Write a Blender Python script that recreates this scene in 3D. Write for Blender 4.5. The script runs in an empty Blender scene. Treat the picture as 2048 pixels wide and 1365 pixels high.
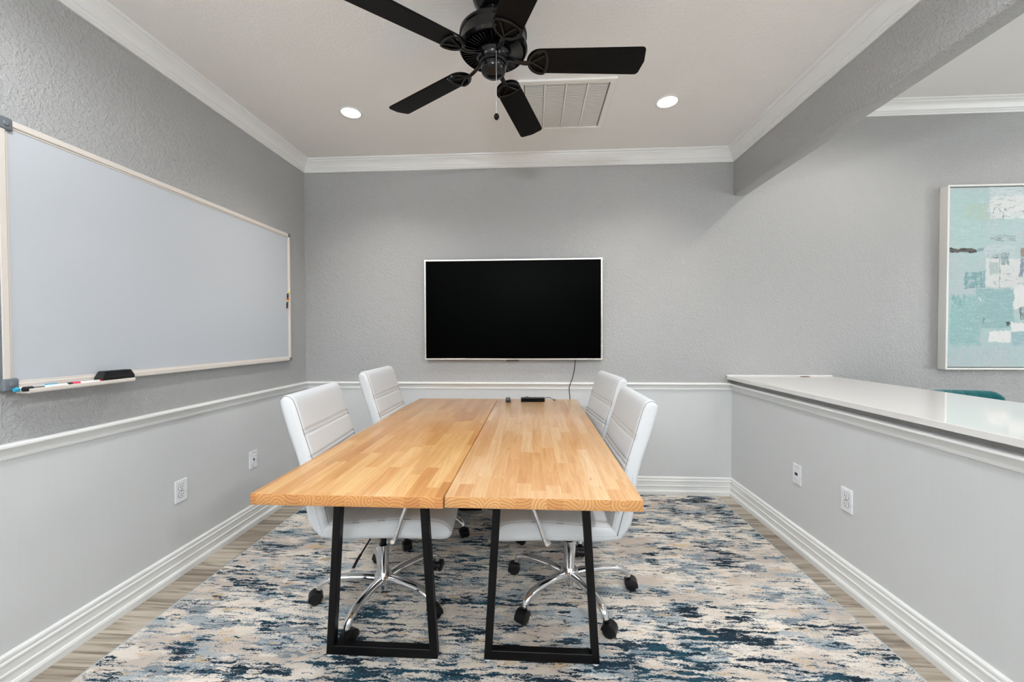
import bpy, bmesh, math, random
from mathutils import Vector, Matrix
random.seed(4)
PI = math.pi
scene = bpy.context.scene
COL = scene.collection

# ------------------------------------------------------------------ room dimensions (metres)
XL, XR, D = -1.853, 1.529, 3.107          # left wall, half wall face, back wall
BW = 0.098                                # thickness of half wall and header
X5, YB = 5.6, -3.2                        # far right wall, wall behind
ZC, ZC2 = 2.645, 2.955                    # ceilings
ZB = 2.302                                # underside of header
TT = 0.75                                 # table top height

# ------------------------------------------------------------------ object helpers
def link(o):
    COL.objects.link(o); return o

def obj(name, bm, mats, parent=None, smooth=False, loc=None, sharp=35):
    me = bpy.data.meshes.new(name)
    bm.normal_update()
    bm.to_mesh(me); bm.free()
    for m in (mats if isinstance(mats, (list, tuple)) else [mats]):
        me.materials.append(m)
    if smooth:
        me.shade_smooth()
        me.set_sharp_from_angle(angle=math.radians(sharp))
    o = bpy.data.objects.new(name, me)
    link(o)
    if parent is not None: o.parent = parent
    if loc is not None: o.location = loc
    return o

def tag(o, label, cat, group=None):
    o['label'] = label; o['category'] = cat
    if group: o['group'] = group
    return o

def thing(name, label, cat, loc=(0, 0, 0), rz=0.0, group=None):
    o = bpy.data.objects.new(name, None)
    o.empty_display_size = 0.05
    link(o); o.location = loc; o.rotation_euler = (0, 0, rz)
    return tag(o, label, cat, group)

def struct(name, bm, mats, smooth=False, sharp=35):
    o = obj(name, bm, mats, None, smooth, sharp=sharp); o['kind'] = 'structure'; return o

def dup(root, loc, rz, label):
    def rec(o, par):
        c = o.copy(); COL.objects.link(c); c.parent = par
        for ch in list(o.children):
            rec(ch, c)
        return c
    r = rec(root, None)
    r.location = loc; r.rotation_euler = (0, 0, rz); r['label'] = label
    return r

# ------------------------------------------------------------------ mesh helpers
def nb(): return bmesh.new()

def box(bm, lo, hi, bevel=0.0, seg=2, mat=0, M=None):
    lo, hi = Vector(lo), Vector(hi)
    r = bmesh.ops.create_cube(bm, size=1.0)
    vs = r['verts']
    c, s = (lo + hi) / 2, hi - lo
    for v in vs: v.co = Vector((v.co.x * s.x, v.co.y * s.y, v.co.z * s.z)) + c
    fs = set(f for v in vs for f in v.link_faces)
    if bevel > 0:
        es = list(set(e for v in vs for e in v.link_edges))
        b = bmesh.ops.bevel(bm, geom=es, offset=bevel, segments=seg, profile=0.5, affect='EDGES')
        vs = list(set(v for f in b['faces'] for v in f.verts) | set(v for v in vs if v.is_valid))
        fs = set(f for v in vs for f in v.link_faces)
    for f in fs: f.material_index = mat
    if M is not None:
        for v in vs: v.co = M @ v.co
    return vs

def ring_loft(bm, rings, cap0=True, cap1=True, closed=True, mat=0):
    R = [[bm.verts.new(p) for p in r] for r in rings]
    n = len(R[0])
    for a, b in zip(R, R[1:]):
        for i in range(n if closed else n - 1):
            j = (i + 1) % n
            try:
                f = bm.faces.new((a[i], a[j], b[j], b[i])); f.material_index = mat
            except ValueError: pass
    if cap0 and n > 2: bm.faces.new(list(reversed(R[0]))).material_index = mat
    if cap1 and n > 2: bm.faces.new(R[-1]).material_index = mat
    return [v for r in R for v in r]

def fix(bm):
    bmesh.ops.recalc_face_normals(bm, faces=bm.faces[:]); return bm

def catmull(pts, n=6):
    P = [Vector(p) for p in pts]
    P = [P[0] * 2 - P[1]] + P + [P[-1] * 2 - P[-2]]
    out = []
    for i in range(1, len(P) - 2):
        for k in range(n):
            t = k / n
            a, b, c, d = P[i - 1], P[i], P[i + 1], P[i + 2]
            out.append(0.5 * ((2 * b) + (c - a) * t + (2 * a - 5 * b + 4 * c - d) * t * t + (3 * b - a - 3 * c + d) * t ** 3))
    out.append(P[-2]); return out

def tube(bm, pts, r, seg=10, mat=0, up=None, flat=1.0, radii=None):
    """round (or flattened) tube along a list of points"""
    P = [Vector(p) for p in pts]
    rings = []; ref = Vector(up) if up else None
    for i, p in enumerate(P):
        d = (P[min(i + 1, len(P) - 1)] - P[max(i - 1, 0)]).normalized()
        if ref is None:
            ref = Vector((0, 0, 1)) if abs(d.z) < 0.9 else Vector((1, 0, 0))
        a = (ref - d * ref.dot(d)).normalized()
        if not up: ref = a
        b = d.cross(a)
        rr = radii[i] if radii else r
        rings.append([p + a * (math.cos(2 * PI * k / seg) * rr * flat) + b * (math.sin(2 * PI * k / seg) * rr) for k in range(seg)])
    return ring_loft(bm, rings, mat=mat)

def lathe(bm, prof, c=(0, 0, 0), seg=40, mat=0, axis='Z', caps=True):
    """profile = [(r, h)...] turned round an axis through c"""
    c = Vector(c); rings = []
    for r, h in prof:
        r = max(r, 1e-5); ring = []
        for k in range(seg):
            a = 2 * PI * k / seg
            if axis == 'Z': q = Vector((r * math.cos(a), r * math.sin(a), h))
            elif axis == 'Y': q = Vector((r * math.cos(a), h, r * math.sin(a)))
            else: q = Vector((h, r * math.cos(a), r * math.sin(a)))
            ring.append(c + q)
        rings.append(ring)
    return ring_loft(bm, rings, caps, caps, mat=mat)

def prism(bm, poly, z0, z1, mat=0):
    return ring_loft(bm, [[(x, y, z0) for x, y in poly], [(x, y, z1) for x, y in poly]], mat=mat)

def sweep_segments(path, prof, miter0=False):
    """mitred moulding: one bmesh per straight wall; the room lies to the right of the path"""
    P = [Vector((x, y, 0)) for x, y in path]
    dirs = [(b - a).normalized() for a, b in zip(P, P[1:])]
    nor = [Vector((d.y, -d.x, 0)) for d in dirs]
    mit = []
    for i in range(len(P)):
        if i == 0: mit.append(nor[0])
        elif i == len(P) - 1: mit.append(nor[-1])
        else: mit.append((nor[i - 1] + nor[i]) / (1 + nor[i - 1].dot(nor[i])))
    out = []
    for i in range(len(P) - 1):
        bm = nb()
        ring_loft(bm, [[P[i] + mit[i] * o + Vector((0, 0, z)) for o, z in prof],
                       [P[i + 1] + mit[i + 1] * o + Vector((0, 0, z)) for o, z in prof]])
        out.append(fix(bm))
    return out

# ------------------------------------------------------------------ material helpers
def srgb(r, g, b):
    f = lambda c: (c / 255) / 12.92 if c <= 10.3 else (((c / 255) + 0.055) / 1.055) ** 2.4
    return (f(r), f(g), f(b), 1.0)

class Mat:
    def __init__(s, name, color=(.8, .8, .8, 1), rough=.5, metal=0.0, spec=.5, coat=0.0):
        s.m = bpy.data.materials.new(name); s.m.use_nodes = True
        s.t = s.m.node_tree; s.b = s.t.nodes['Principled BSDF']
        s.set('Base Color', color); s.set('Roughness', rough); s.set('Metallic', metal)
        s.set('Specular IOR Level', spec); s.set('Coat Weight', coat)
    def set(s, k, v):
        if isinstance(v, bpy.types.NodeSocket): s.t.links.new(v, s.b.inputs[k])
        else: s.b.inputs[k].default_value = v
    def node(s, t, **kw):
        n = s.t.nodes.new(t)
        for k, v in kw.items(): setattr(n, k, v)
        return n
    def put(s, sock, v):
        if isinstance(v, bpy.types.NodeSocket): s.t.links.new(v, sock)
        elif v is not None: sock.default_value = v
    def op(s, o, a, b=None, c=None, clamp=False):
        n = s.node('ShaderNodeMath', operation=o, use_clamp=clamp)
        s.put(n.inputs[0], a)
        if b is not None: s.put(n.inputs[1], b)
        if c is not None: s.put(n.inputs[2], c)
        return n.outputs[0]
    def step(s, v, lo, hi):
        n = s.node('ShaderNodeMapRange', interpolation_type='SMOOTHSTEP')
        s.put(n.inputs[0], v); n.inputs[1].default_value = lo; n.inputs[2].default_value = hi
        return n.outputs[0]
    def co(s, kind='Object'):
        return s.node('ShaderNodeTexCoord').outputs[kind]
    def xyz(s, v):
        n = s.node('ShaderNodeSeparateXYZ'); s.put(n.inputs[0], v); return n.outputs[0], n.outputs[1], n.outputs[2]
    def vec(s, x=0.0, y=0.0, z=0.0):
        n = s.node('ShaderNodeCombineXYZ')
        for i, v in enumerate((x, y, z)): s.put(n.inputs[i], v)
        return n.outputs[0]
    def noise(s, v, scale, detail=3, rough=.5, dist=0.0, color=False):
        n = s.node('ShaderNodeTexNoise'); s.put(n.inputs['Vector'], v)
        n.inputs['Scale'].default_value = scale; n.inputs['Detail'].default_value = detail
        n.inputs['Roughness'].default_value = rough; n.inputs['Distortion'].default_value = dist
        return n.outputs['Color' if color else 'Fac']
    def white(s, v):
        n = s.node('ShaderNodeTexWhiteNoise'); n.noise_dimensions = '3D'; s.put(n.inputs['Vector'], v); return n.outputs['Value']
    def mix(s, f, a, b, mode='MIX'):
        n = s.node('ShaderNodeMix', data_type='RGBA', blend_type=mode)
        s.put(n.inputs[0], f); s.put(n.inputs[6], a); s.put(n.inputs[7], b); return n.outputs[2]
    def ramp(s, f, stops, interp='LINEAR'):
        n = s.node('ShaderNodeValToRGB'); s.put(n.inputs[0], f); r = n.color_ramp; r.interpolation = interp
        while len(r.elements) < len(stops): r.elements.new(0.5)
        for e, (p, c) in zip(r.elements, stops): e.position = p; e.color = c
        return n.outputs[0]
    def bump(s, h, strength=.3, dist=.002):
        n = s.node('ShaderNodeBump'); n.inputs['Strength'].default_value = strength; n.inputs['Distance'].default_value = dist
        s.put(n.inputs['Height'], h); s.put(s.b.inputs['Normal'], n.outputs[0])

def plain(name, rgb, rough=.5, metal=0.0, spec=.5, coat=0.0):
    M = Mat(name, srgb(*rgb), rough, metal, spec, coat)
    n = M.noise(M.co(), 35, 3)
    M.set('Roughness', M.op('ADD', rough - .03, M.op('MULTIPLY', n, .06)))
    return M.m

def wall_paint(name, rgb, rough=.42, scale=75, strength=.55, spec=.5):
    M = Mat(name, srgb(*rgb), rough, spec=spec)
    co = M.co()
    n = M.noise(co, scale, 2.5, .55, .4)
    k = M.step(n, .44, .60)
    fine = M.noise(co, scale * 3.2, 2)
    M.bump(M.op('ADD', k, M.op('MULTIPLY', fine, .25)), strength, .0022)
    return M.m

def ceiling_paint():
    M = Mat('ceiling paint', srgb(238, 236, 233), .7, spec=.3)
    co = M.co()
    n = M.noise(co, 95, 3, .6)
    M.bump(M.step(n, .42, .62), .35, .0018)
    return M.m

def beadboard():
    M = Mat('white painted beadboard', srgb(208, 209, 209), .38, spec=.5)
    x, y, z = M.xyz(M.co())
    s = M.op('ADD', x, y)
    f = M.op('PINGPONG', s, .021)
    g = M.step(f, 0.0, .0016)
    n = M.noise(M.co(), 30, 2)
    M.bump(M.op('ADD', g, M.op('MULTIPLY', n, .1)), .16, .0012)
    return M.m

def butcher(name, seed, stops, end=False):
    M = Mat(name, rough=.30, spec=.5, coat=.12)
    M.b.inputs['Coat Roughness'].default_value = .12
    x, y, z = M.xyz(M.co())
    w = .0475
    xr = M.op('DIVIDE', M.op('ADD', x, 5 + seed * .013), w)
    row = M.op('FLOOR', xr)
    r1 = M.white(M.vec(row, seed, 1.5)); r2 = M.white(M.vec(row, seed, 7.5))
    L = M.op('ADD', .26, M.op('MULTIPLY', r2, .22))
    cell = M.op('FLOOR', M.op('ADD', M.op('DIVIDE', y, L), M.op('MULTIPLY', r1, 9)))
    if end: cell = 3.0
    rnd = M.white(M.vec(row, cell, seed)); rnd2 = M.white(M.vec(row, cell, seed + 4.2))
    base = M.ramp(rnd, stops)
    if not end:
        gv = M.vec(M.op('ADD', M.op('MULTIPLY', x, 42), M.op('MULTIPLY', rnd2, 40)), M.op('MULTIPLY', y, 2.6), M.op('MULTIPLY', rnd, 20))
        g = M.noise(gv, 1.0, 4, .6, 1.2)
        pv = M.vec(M.op('MULTIPLY', x, 420), M.op('MULTIPLY', y, 14), rnd)
        pore = M.noise(pv, 1.0, 2, .6)
        f = M.op('ADD', M.step(g, .3, .72), 0)
        c = M.mix(M.op('MULTIPLY', f, .45), base, M.mix(1.0, base, srgb(214, 168, 118), 'MULTIPLY'))
        c = M.mix(M.op('MULTIPLY', M.step(pore, .56, .72), .3), c, M.mix(1.0, c, srgb(205, 160, 112), 'MULTIPLY'))
        knot = M.noise(M.vec(M.op('MULTIPLY', x, 26), M.op('MULTIPLY', y, 6), seed), 1.0, 1.0)
        c = M.mix(M.op('MULTIPLY', M.step(knot, .79, .83), .7), c, srgb(120, 66, 34))
        edge = M.op('PINGPONG', xr, .5)
        c = M.mix(M.op('MULTIPLY', M.op('SUBTRACT', 1, M.step(edge, 0.0, .014)), .25), c, srgb(160, 104, 58))
    else:
        fx = M.op('SUBTRACT', M.op('FRACT', xr), M.op('SUBTRACT', M.op('MULTIPLY', rnd2, 1.6), .3))
        zz = M.op('DIVIDE', M.op('ADD', z, M.op('MULTIPLY', M.op('SUBTRACT', rnd, .3), .13)), w)
        dst = M.op('SQRT', M.op('ADD', M.op('MULTIPLY', fx, fx), M.op('MULTIPLY', zz, zz)))
        wob = M.noise(M.co(), 40, 2)
        ringv = M.op('SINE', M.op('ADD', M.op('MULTIPLY', dst, 30), M.op('MULTIPLY', wob, 7)))
        c = M.mix(M.op('MULTIPLY', M.step(ringv, -.2, 1.0), .55), base, M.mix(1.0, base, srgb(205, 150, 98), 'MULTIPLY'))
        spk = M.noise(M.co(), 420, 1)
        c = M.mix(M.op('MULTIPLY', M.step(spk, .56, .7), .3), c, srgb(176, 112, 58))
        edge = M.op('PINGPONG', xr, .5)
        c = M.mix(M.op('MULTIPLY', M.op('SUBTRACT', 1, M.step(edge, 0.0, .02)), .5), c, srgb(165, 104, 52))
    M.set('Base Color', c)
    return M.m

def plank_floor():
    M = Mat('grey oak planks', rough=.38, spec=.45)
    x, y, z = M.xyz(M.co())
    yr = M.op('DIVIDE', M.op('ADD', y, 8.03), .162)
    row = M.op('FLOOR', yr)
    r1 = M.white(M.vec(row, 2.0, 0))
    xr = M.op('ADD', M.op('DIVIDE', x, 1.22), M.op('MULTIPLY', r1, 7))
    cell = M.op('FLOOR', xr)
    rnd = M.white(M.vec(row, cell, 3.0))
    base = M.ramp(rnd, [(0, srgb(136, 124, 110)), (.3, srgb(164, 151, 136)), (.65, srgb(188, 177, 161)), (1, srgb(152, 139, 123))])
    gv = M.vec(M.op('ADD', M.op('MULTIPLY', x, 1.6), M.op('MULTIPLY', rnd, 30)), M.op('MULTIPLY', y, 30), rnd)
    g = M.noise(gv, 1.0, 5, .62, .9)
    c = M.mix(M.op('MULTIPLY', M.step(g, .44, .66), .85), base, srgb(100, 88, 75))
    c = M.mix(M.op('MULTIPLY', M.step(g, .46, .28), .6), c, srgb(214, 206, 193))
    e1 = M.op('PINGPONG', yr, .5); e2 = M.op('PINGPONG', xr, .5)
    seam = M.op('MULTIPLY', M.step(e1, .0, .013), M.step(e2, 0.0, .0018))
    c = M.mix(seam, srgb(92, 82, 72), c)
    M.set('Base Color', c)
    M.bump(M.op('ADD', seam, M.op('MULTIPLY', g, .2)), .25, .001)
    return M.m

def rug_mat():
    M = Mat('distressed woven rug', rough=.95, spec=.1)
    co = M.co(); x, y, z = M.xyz(co)
    ax, ay, _ = M.xyz(M.noise(co, 26, 3, .6, color=True))
    bx, by, _ = M.xyz(M.noise(M.vec(M.op('MULTIPLY', x, 70), M.op('MULTIPLY', y, 150)), 1.0, 2, .6, color=True))
    ctr = lambda v, k: M.op('MULTIPLY', M.op('SUBTRACT', v, .5), k)
    xw = M.op('ADD', x, M.op('ADD', ctr(ax, .11), ctr(bx, .034)))
    yw = M.op('ADD', y, M.op('ADD', ctr(ay, .026), ctr(by, .010)))
    def fld(sx, sy, seed, detail=3, rough=.55):
        return M.noise(M.vec(M.op('MULTIPLY', xw, sx), M.op('MULTIPLY', yw, sy), seed), 1.0, detail, rough)
    def comb(*tw):
        a = None
        for t, w in tw:
            v = M.op('MULTIPLY', t, w); a = v if a is None else M.op('ADD', a, v)
        return a
    big = fld(1.1, 1.6, 11.0, 2)
    patch = fld(4.6, 12, 4.0, 2)
    flake = fld(9.5, 62, 21.0, 3, .62)
    flake2 = fld(13, 75, 33.0, 2, .6)
    fine = M.noise(M.vec(M.op('MULTIPLY', x, 120), M.op('MULTIPLY', y, 260), 8.0), 1.0, 2, .7)
    wash = fld(4.6, 9.5, 51.0, 3)
    c = M.mix(M.step(fld(1.9, 3.4, 71.0, 3), .42, .60), srgb(232, 221, 208), srgb(203, 190, 178))
    c = M.mix(M.op('MULTIPLY', M.step(fld(5, 14, 81.0, 3), .50, .60), .6), c, srgb(244, 236, 226))
    # pale slate washes, mottled by the pile
    a = comb((wash, .8), (flake, .25), (fine, .28))
    c = M.mix(M.op('MULTIPLY', M.step(a, .685, .745), .85), c, srgb(160, 172, 180))
    a2 = comb((fld(5.2, 13, 91.0, 3), .8), (flake2, .3), (fine, .3))
    c = M.mix(M.op('MULTIPLY', M.step(a2, .75, .805), .85), c, srgb(114, 130, 142))
    # ochre flecks
    a3 = comb((fld(7.5, 17, 101.0, 3), .9), (fine, .22))
    c = M.mix(M.op('MULTIPLY', M.step(a3, .665, .72), .7), c, srgb(206, 174, 126))
    # navy and teal blots that break into horizontal flakes
    d1 = comb((patch, .62), (flake, .78), (big, .45), (fine, .16))
    dark = M.mix(M.step(fld(2.4, 5, 131.0, 2), .44, .58), srgb(26, 38, 50), srgb(34, 70, 86))
    dark = M.mix(M.op('MULTIPLY', M.step(comb((fine, .6), (flake2, .4)), .47, .60), .5), dark, srgb(74, 94, 108))
    c = M.mix(M.op('MULTIPLY', M.step(comb((d1, 1.0), (fine, .25)), 1.155, 1.21), .75), c, srgb(122, 140, 152))
    m1 = M.step(d1, 1.088, 1.106)
    c = M.mix(m1, c, dark)
    # thin broken dark threads
    t1 = M.op('ABSOLUTE', M.op('SUBTRACT', fld(3.2, 34, 141.0, 2), .5))
    tm = M.op('MULTIPLY', M.op('SUBTRACT', 1, M.step(t1, .006, .014)), M.step(comb((patch, .5), (fld(6, 9, 151.0, 2), .5)), .50, .54))
    c = M.mix(M.op('MULTIPLY', tm, .95), c, srgb(30, 44, 56))
    d2 = comb((flake2, .9), (wash, .35), (big, .2))
    c = M.mix(M.op('MULTIPLY', M.step(d2, .86, .875), .95), c, srgb(34, 50, 62))
    pile = M.noise(co, 520, 2, .6)
    lump = M.noise(co, 60, 2)
    c = M.mix(M.op('MULTIPLY', M.step(pile, .35, .68), .22), c, M.mix(1.0, c, srgb(196, 190, 184), 'MULTIPLY'))
    M.set('Base Color', c)
    M.bump(M.op('ADD', M.op('ADD', pile, M.op('MULTIPLY', lump, .8)), M.op('MULTIPLY', m1, -.5)), .55, .004)
    return M.m

def leather():
    M = Mat('white leather', srgb(210, 213, 216), .42, spec=.45)
    co = M.co()
    v = M.node('ShaderNodeTexVoronoi'); v.inputs['Scale'].default_value = 420
    M.put(v.inputs['Vector'], co)
    w = M.noise(co, 16, 3, .55, .8)
    M.bump(M.op('ADD', v.outputs['Distance'], M.op('MULTIPLY', w, 2.2)), .16, .0016)
    return M.m

def brushed(name, rgb, rough=.3):
    M = Mat(name, srgb(*rgb), rough, 1.0)
    x, y, z = M.xyz(M.co())
    n = M.noise(M.vec(M.op('MULTIPLY', x, 40), M.op('MULTIPLY', y, 40), M.op('MULTIPLY', z, 40)), 8, 2)
    M.set('Roughness', M.op('ADD', rough - .05, M.op('MULTIPLY', n, .1)))
    return M.m

def velvet():
    M = Mat('teal velvet', srgb(10, 92, 96), .8, spec=.2)
    M.set('Sheen Weight', .5)
    n = M.noise(M.co(), 300, 2); M.bump(n, .1, .001)
    return M.m

def quartz():
    M = Mat('white quartz', srgb(226, 223, 220), .07, spec=.5)
    co = M.co()
    n = M.noise(co, 320, 2, .6)
    M.set('Base Color', M.mix(M.op('MULTIPLY', M.step(n, .58, .7), .12), srgb(226, 223, 220), srgb(196, 192, 188)))
    return M.m

def black_metal(name='black powder coated steel', rough=.42):
    M = Mat(name, srgb(7, 7, 8), rough, spec=.18)
    M.bump(M.noise(M.co(), 260, 2), .12, .0006)
    return M.m

MAT = dict(
    wall=wall_paint('grey wall paint', (167, 167, 166), .32, 72, .65),
    ceil=ceiling_paint(),
    white=plain('white trim paint', (232, 232, 230), .30),
    bead=beadboard(), floor=plank_floor(), rug=rug_mat(), leather=leather(), quartz=quartz(),
    rugedge=plain('rug binding', (176, 182, 184), .9, spec=.1),
    woodL=butcher('honey butcher block', 3.0, [(0, srgb(177, 124, 71)), (.12, srgb(193, 144, 87)), (.5, srgb(205, 161, 105)), (.85, srgb(210, 173, 120)), (1, srgb(186, 136, 79))]),
    woodLe=butcher('honey butcher block end grain', 3.0, [(0, srgb(177, 120, 67)), (.5, srgb(195, 144, 87)), (1, srgb(186, 133, 76))], True),
    woodR=butcher('pale butcher block', 9.0, [(0, srgb(191, 146, 99)), (.12, srgb(201, 158, 112)), (.5, srgb(207, 171, 127)), (.85, srgb(213, 182, 144)), (1, srgb(195, 152, 103))]),
    woodRe=butcher('pale butcher block end grain', 9.0, [(0, srgb(184, 133, 79)), (.5, srgb(199, 154, 101)), (1, srgb(191, 142, 87))], True),
    steel=black_metal(), chrome=brushed('polished chrome', (226, 226, 228), .09),
    rubber=plain('black nylon', (9, 9, 10), .38, spec=.35), piping=plain('grey seam thread', (120, 120, 122), .7),
    fan=plain('fan blade black', (6, 6, 5), .5, spec=.15), fanm=plain('glossy fan black', (8, 8, 9), .2, spec=.38),
    alu=brushed('satin aluminium', (206, 200, 194), .36), aluw=plain('champagne anodised frame', (214, 206, 198), .35, spec=.5),
    silver=brushed('silver bezel', (226, 220, 212), .25),
    board=plain('whiteboard enamel', (190, 194, 199), .20, spec=.5), cap=plain('grey corner plastic', (104, 110, 116), .4),
    screen=plain('dark glass', (1, 1, 1), .30, spec=.02), plastic=plain('black plastic', (14, 14, 15), .45),
    felt=plain('black felt', (16, 15, 15), .9, spec=.1),
    plate=plain('white wall plate', (234, 235, 238), .28), slot=plain('dark slot', (24, 24, 26), .6), screw=plain('steel screw', (176, 176, 174), .35, .8),
    port=plain('navy port', (14, 20, 34), .4),
    velvet=velvet(), gold=brushed('brass leg', (190, 152, 92), .25),
    vent=plain('vent enamel', (236, 233, 228), .5), ventgap=plain('vent filter', (128, 124, 119), .8),
    cyan=plain('cyan plastic', (40, 160, 196), .35), pink=plain('pink plastic', (226, 72, 104), .35), red=plain('red plastic', (196, 30, 34), .35),
    navy=plain('navy plastic', (22, 34, 74), .35), yellow=plain('yellow plastic', (232, 206, 50), .35), maroon=plain('maroon plastic', (92, 24, 26), .35),
    grey=plain('grey plastic', (110, 110, 112), .4), blue=plain('blue plastic', (24, 70, 104), .35),
    brown=plain('brown grommet', (112, 80, 52), .5), fwhite=plain('white lacquer frame', (226, 224, 220), .35),
    dark=plain('dark shadow gap', (40, 40, 40), .8), usb=plain('usb shell', (190, 190, 190), .3, .9),
    sky=None,
)

# ================================================================== SETTING
def quad_wall(lo, hi): bm = nb(); box(bm, lo, hi); return bm
T = .12
bm = nb(); box(bm, (XL - T, YB - T, -.1), (X5 + T, D + T, 0)); struct('floor', bm, MAT['floor'])
bm = nb(); box(bm, (XL - T, YB - T, ZC), (XR + .01, D + T, ZC2 + .12)); struct('ceiling', bm, MAT['ceil'])
bm = nb(); box(bm, (XR + BW - .01, YB - T, ZC2), (X5 + T, D + T, ZC2 + .12)); struct('ceiling_right', bm, MAT['ceil'])
bm = nb(); box(bm, (XL - T, YB - T, 0), (XL, D + T, ZC + .05)); struct('wall_left', bm, MAT['wall'])
bm = nb(); box(bm, (XL, D, 0), (X5, D + T, ZC2 + .05)); struct('wall_back', bm, MAT['wall'])
bm = nb(); box(bm, (X5, YB - T, 0), (X5 + T, D + T, ZC2 + .05)); struct('wall_right', bm, MAT['wall'])
# header beam above the half wall, with softened (bullnose) lower edges
bm = nb()
rb = .016
prof = [(XR, ZC2 + .05), (XR, ZB + rb)] + [(XR + rb - rb * math.cos(a), ZB + rb - rb * math.sin(a)) for a in (PI / 8, PI / 4, 3 * PI / 8, PI / 2)] \
     + [(XR + BW - rb + rb * math.sin(a), ZB + rb - rb * math.cos(a)) for a in (0, PI / 8, PI / 4, 3 * PI / 8, PI / 2)] + [(XR + BW, ZC2 + .05)]
ring_loft(bm, [[(x, D + .001, z) for x, z in prof], [(x, YB, z) for x, z in prof]]); fix(bm)
struct('wall_header', bm, MAT['wall'], True, 30)
# half wall under the worktop
YH = -.6
bm = nb(); box(bm, (XR, YH, 0), (XR + BW, D, .8965)); struct('wall_half', bm, MAT['wall'])
# unseen rear wall; its two tall windows are added to let light in
bm = nb()
wins = [(-1.35, 1.15), (2.3, 4.9)]
box(bm, (XL - T, YB - T, 0), (X5 + T, YB, .35)); box(bm, (XL - T, YB - T, 2.35), (X5 + T, YB, ZC2 + .05))
for a, b in [(XL - T, wins[0][0]), (wins[0][1], wins[1][0]), (wins[1][1], X5 + T)]: box(bm, (a, YB - T, .35), (b, YB, 2.35))
struct('wall_rear', bm, MAT['wall'])
for i, (a, b) in enumerate(wins):
    bm = nb()
    for x in (a, (a + b) / 2 - .025, b - .05): box(bm, (x, YB - .09, .35), (x + .05, YB - .03, 2.35))
    for z in (.35, 1.3, 2.30): box(bm, (a, YB - .09, z), (b, YB - .03, z + .05))
    struct('added_window_%d' % (i + 1), bm, MAT['white'])

# wainscot panels
wt = .004
bm = nb(); box(bm, (XL, YB, .12), (XL + wt, D, .83)); struct('wall_left_wainscot', bm, MAT['bead'])
bm = nb(); box(bm, (XL + wt, D - wt, .12), (XR - wt, D, .83)); struct('wall_back_wainscot', bm, MAT['bead'])
bm = nb(); box(bm, (XR - wt, YH, .12), (XR, D, .83)); struct('wall_half_wainscot', bm, MAT['bead'])

room = [(XL, YB), (XL, D), (XR, D), (XR, YH)]
base = [(0, 0), (.030, 0), (.030, .026), (.026, .034), (.019, .036), (.019, .060), (.021, .063), (.021, .070), (.017, .074), (.017, .100), (.019, .103), (.019, .109), (.014, .114),
        (.014, .119), (.016, .122), (.015, .130), (.009, .136), (0, .137)]
for nme, b in zip(('baseboard_left', 'baseboard_back', 'baseboard_right'), sweep_segments(room, base)):
    struct(nme, b, MAT['white'], True, 25)
rail = [(0, .812), (.007, .812), (.010, .816), (.010, .823), (.007, .828), (.009, .834), (.015, .843), (.019, .851), (.028, .854), (.031, .859), (.030, .866), (.025, .870), (0, .870)]
for nme, b in zip(('trim_1', 'trim_2', 'trim_3'), sweep_segments(room, rail)):
    if nme == 'trim_3':
        for v in b.verts: v.co.z -= .003
    struct(nme, b, MAT['white'], True, 25)
def crown(z):
    return [(0, z - .088), (.010, z - .088), (.013, z - .083), (.013, z - .077), (.018, z - .074), (.020, z - .068), (.020, z - .063), (.026, z - .060),
            (.031, z - .049), (.040, z - .036), (.052, z - .025), (.064, z - .018), (.066, z - .012), (.074, z - .011), (.080, z - .007), (.082, z), (0, z)]
for nme, b in zip(('trim_4', 'trim_5', 'trim_6'), sweep_segments([(XL, YB), (XL, D), (XR, D), (XR, YB)], crown(ZC))):
    struct(nme, b, MAT['white'], True, 25)
for nme, b in zip(('trim_7', 'trim_8', 'trim_9'), sweep_segments([(XR + BW, YB), (XR + BW, D), (X5, D), (X5, YB)], crown(ZC2))):
    struct(nme, b, MAT['white'], True, 25)

# ================================================================== RUG
rug = thing('area_rug', 'large cream and navy distressed rug under the table and chairs', 'rug', (-.13, 1.25, 0))
bm = nb(); box(bm, (-1.522, -2.3, .001), (1.522, 1.805, .010), .003, 1)
obj('pile', bm, MAT['rug'], rug)
for s in (-1, 1):
    bm = nb(); box(bm, (s * 1.5255 - .0035, -2.3, .001), (s * 1.5255 + .0035, 1.805, .009), .002, 1)
    obj('edge_binding', bm, MAT['rugedge'], rug)
RZ = .010

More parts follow.
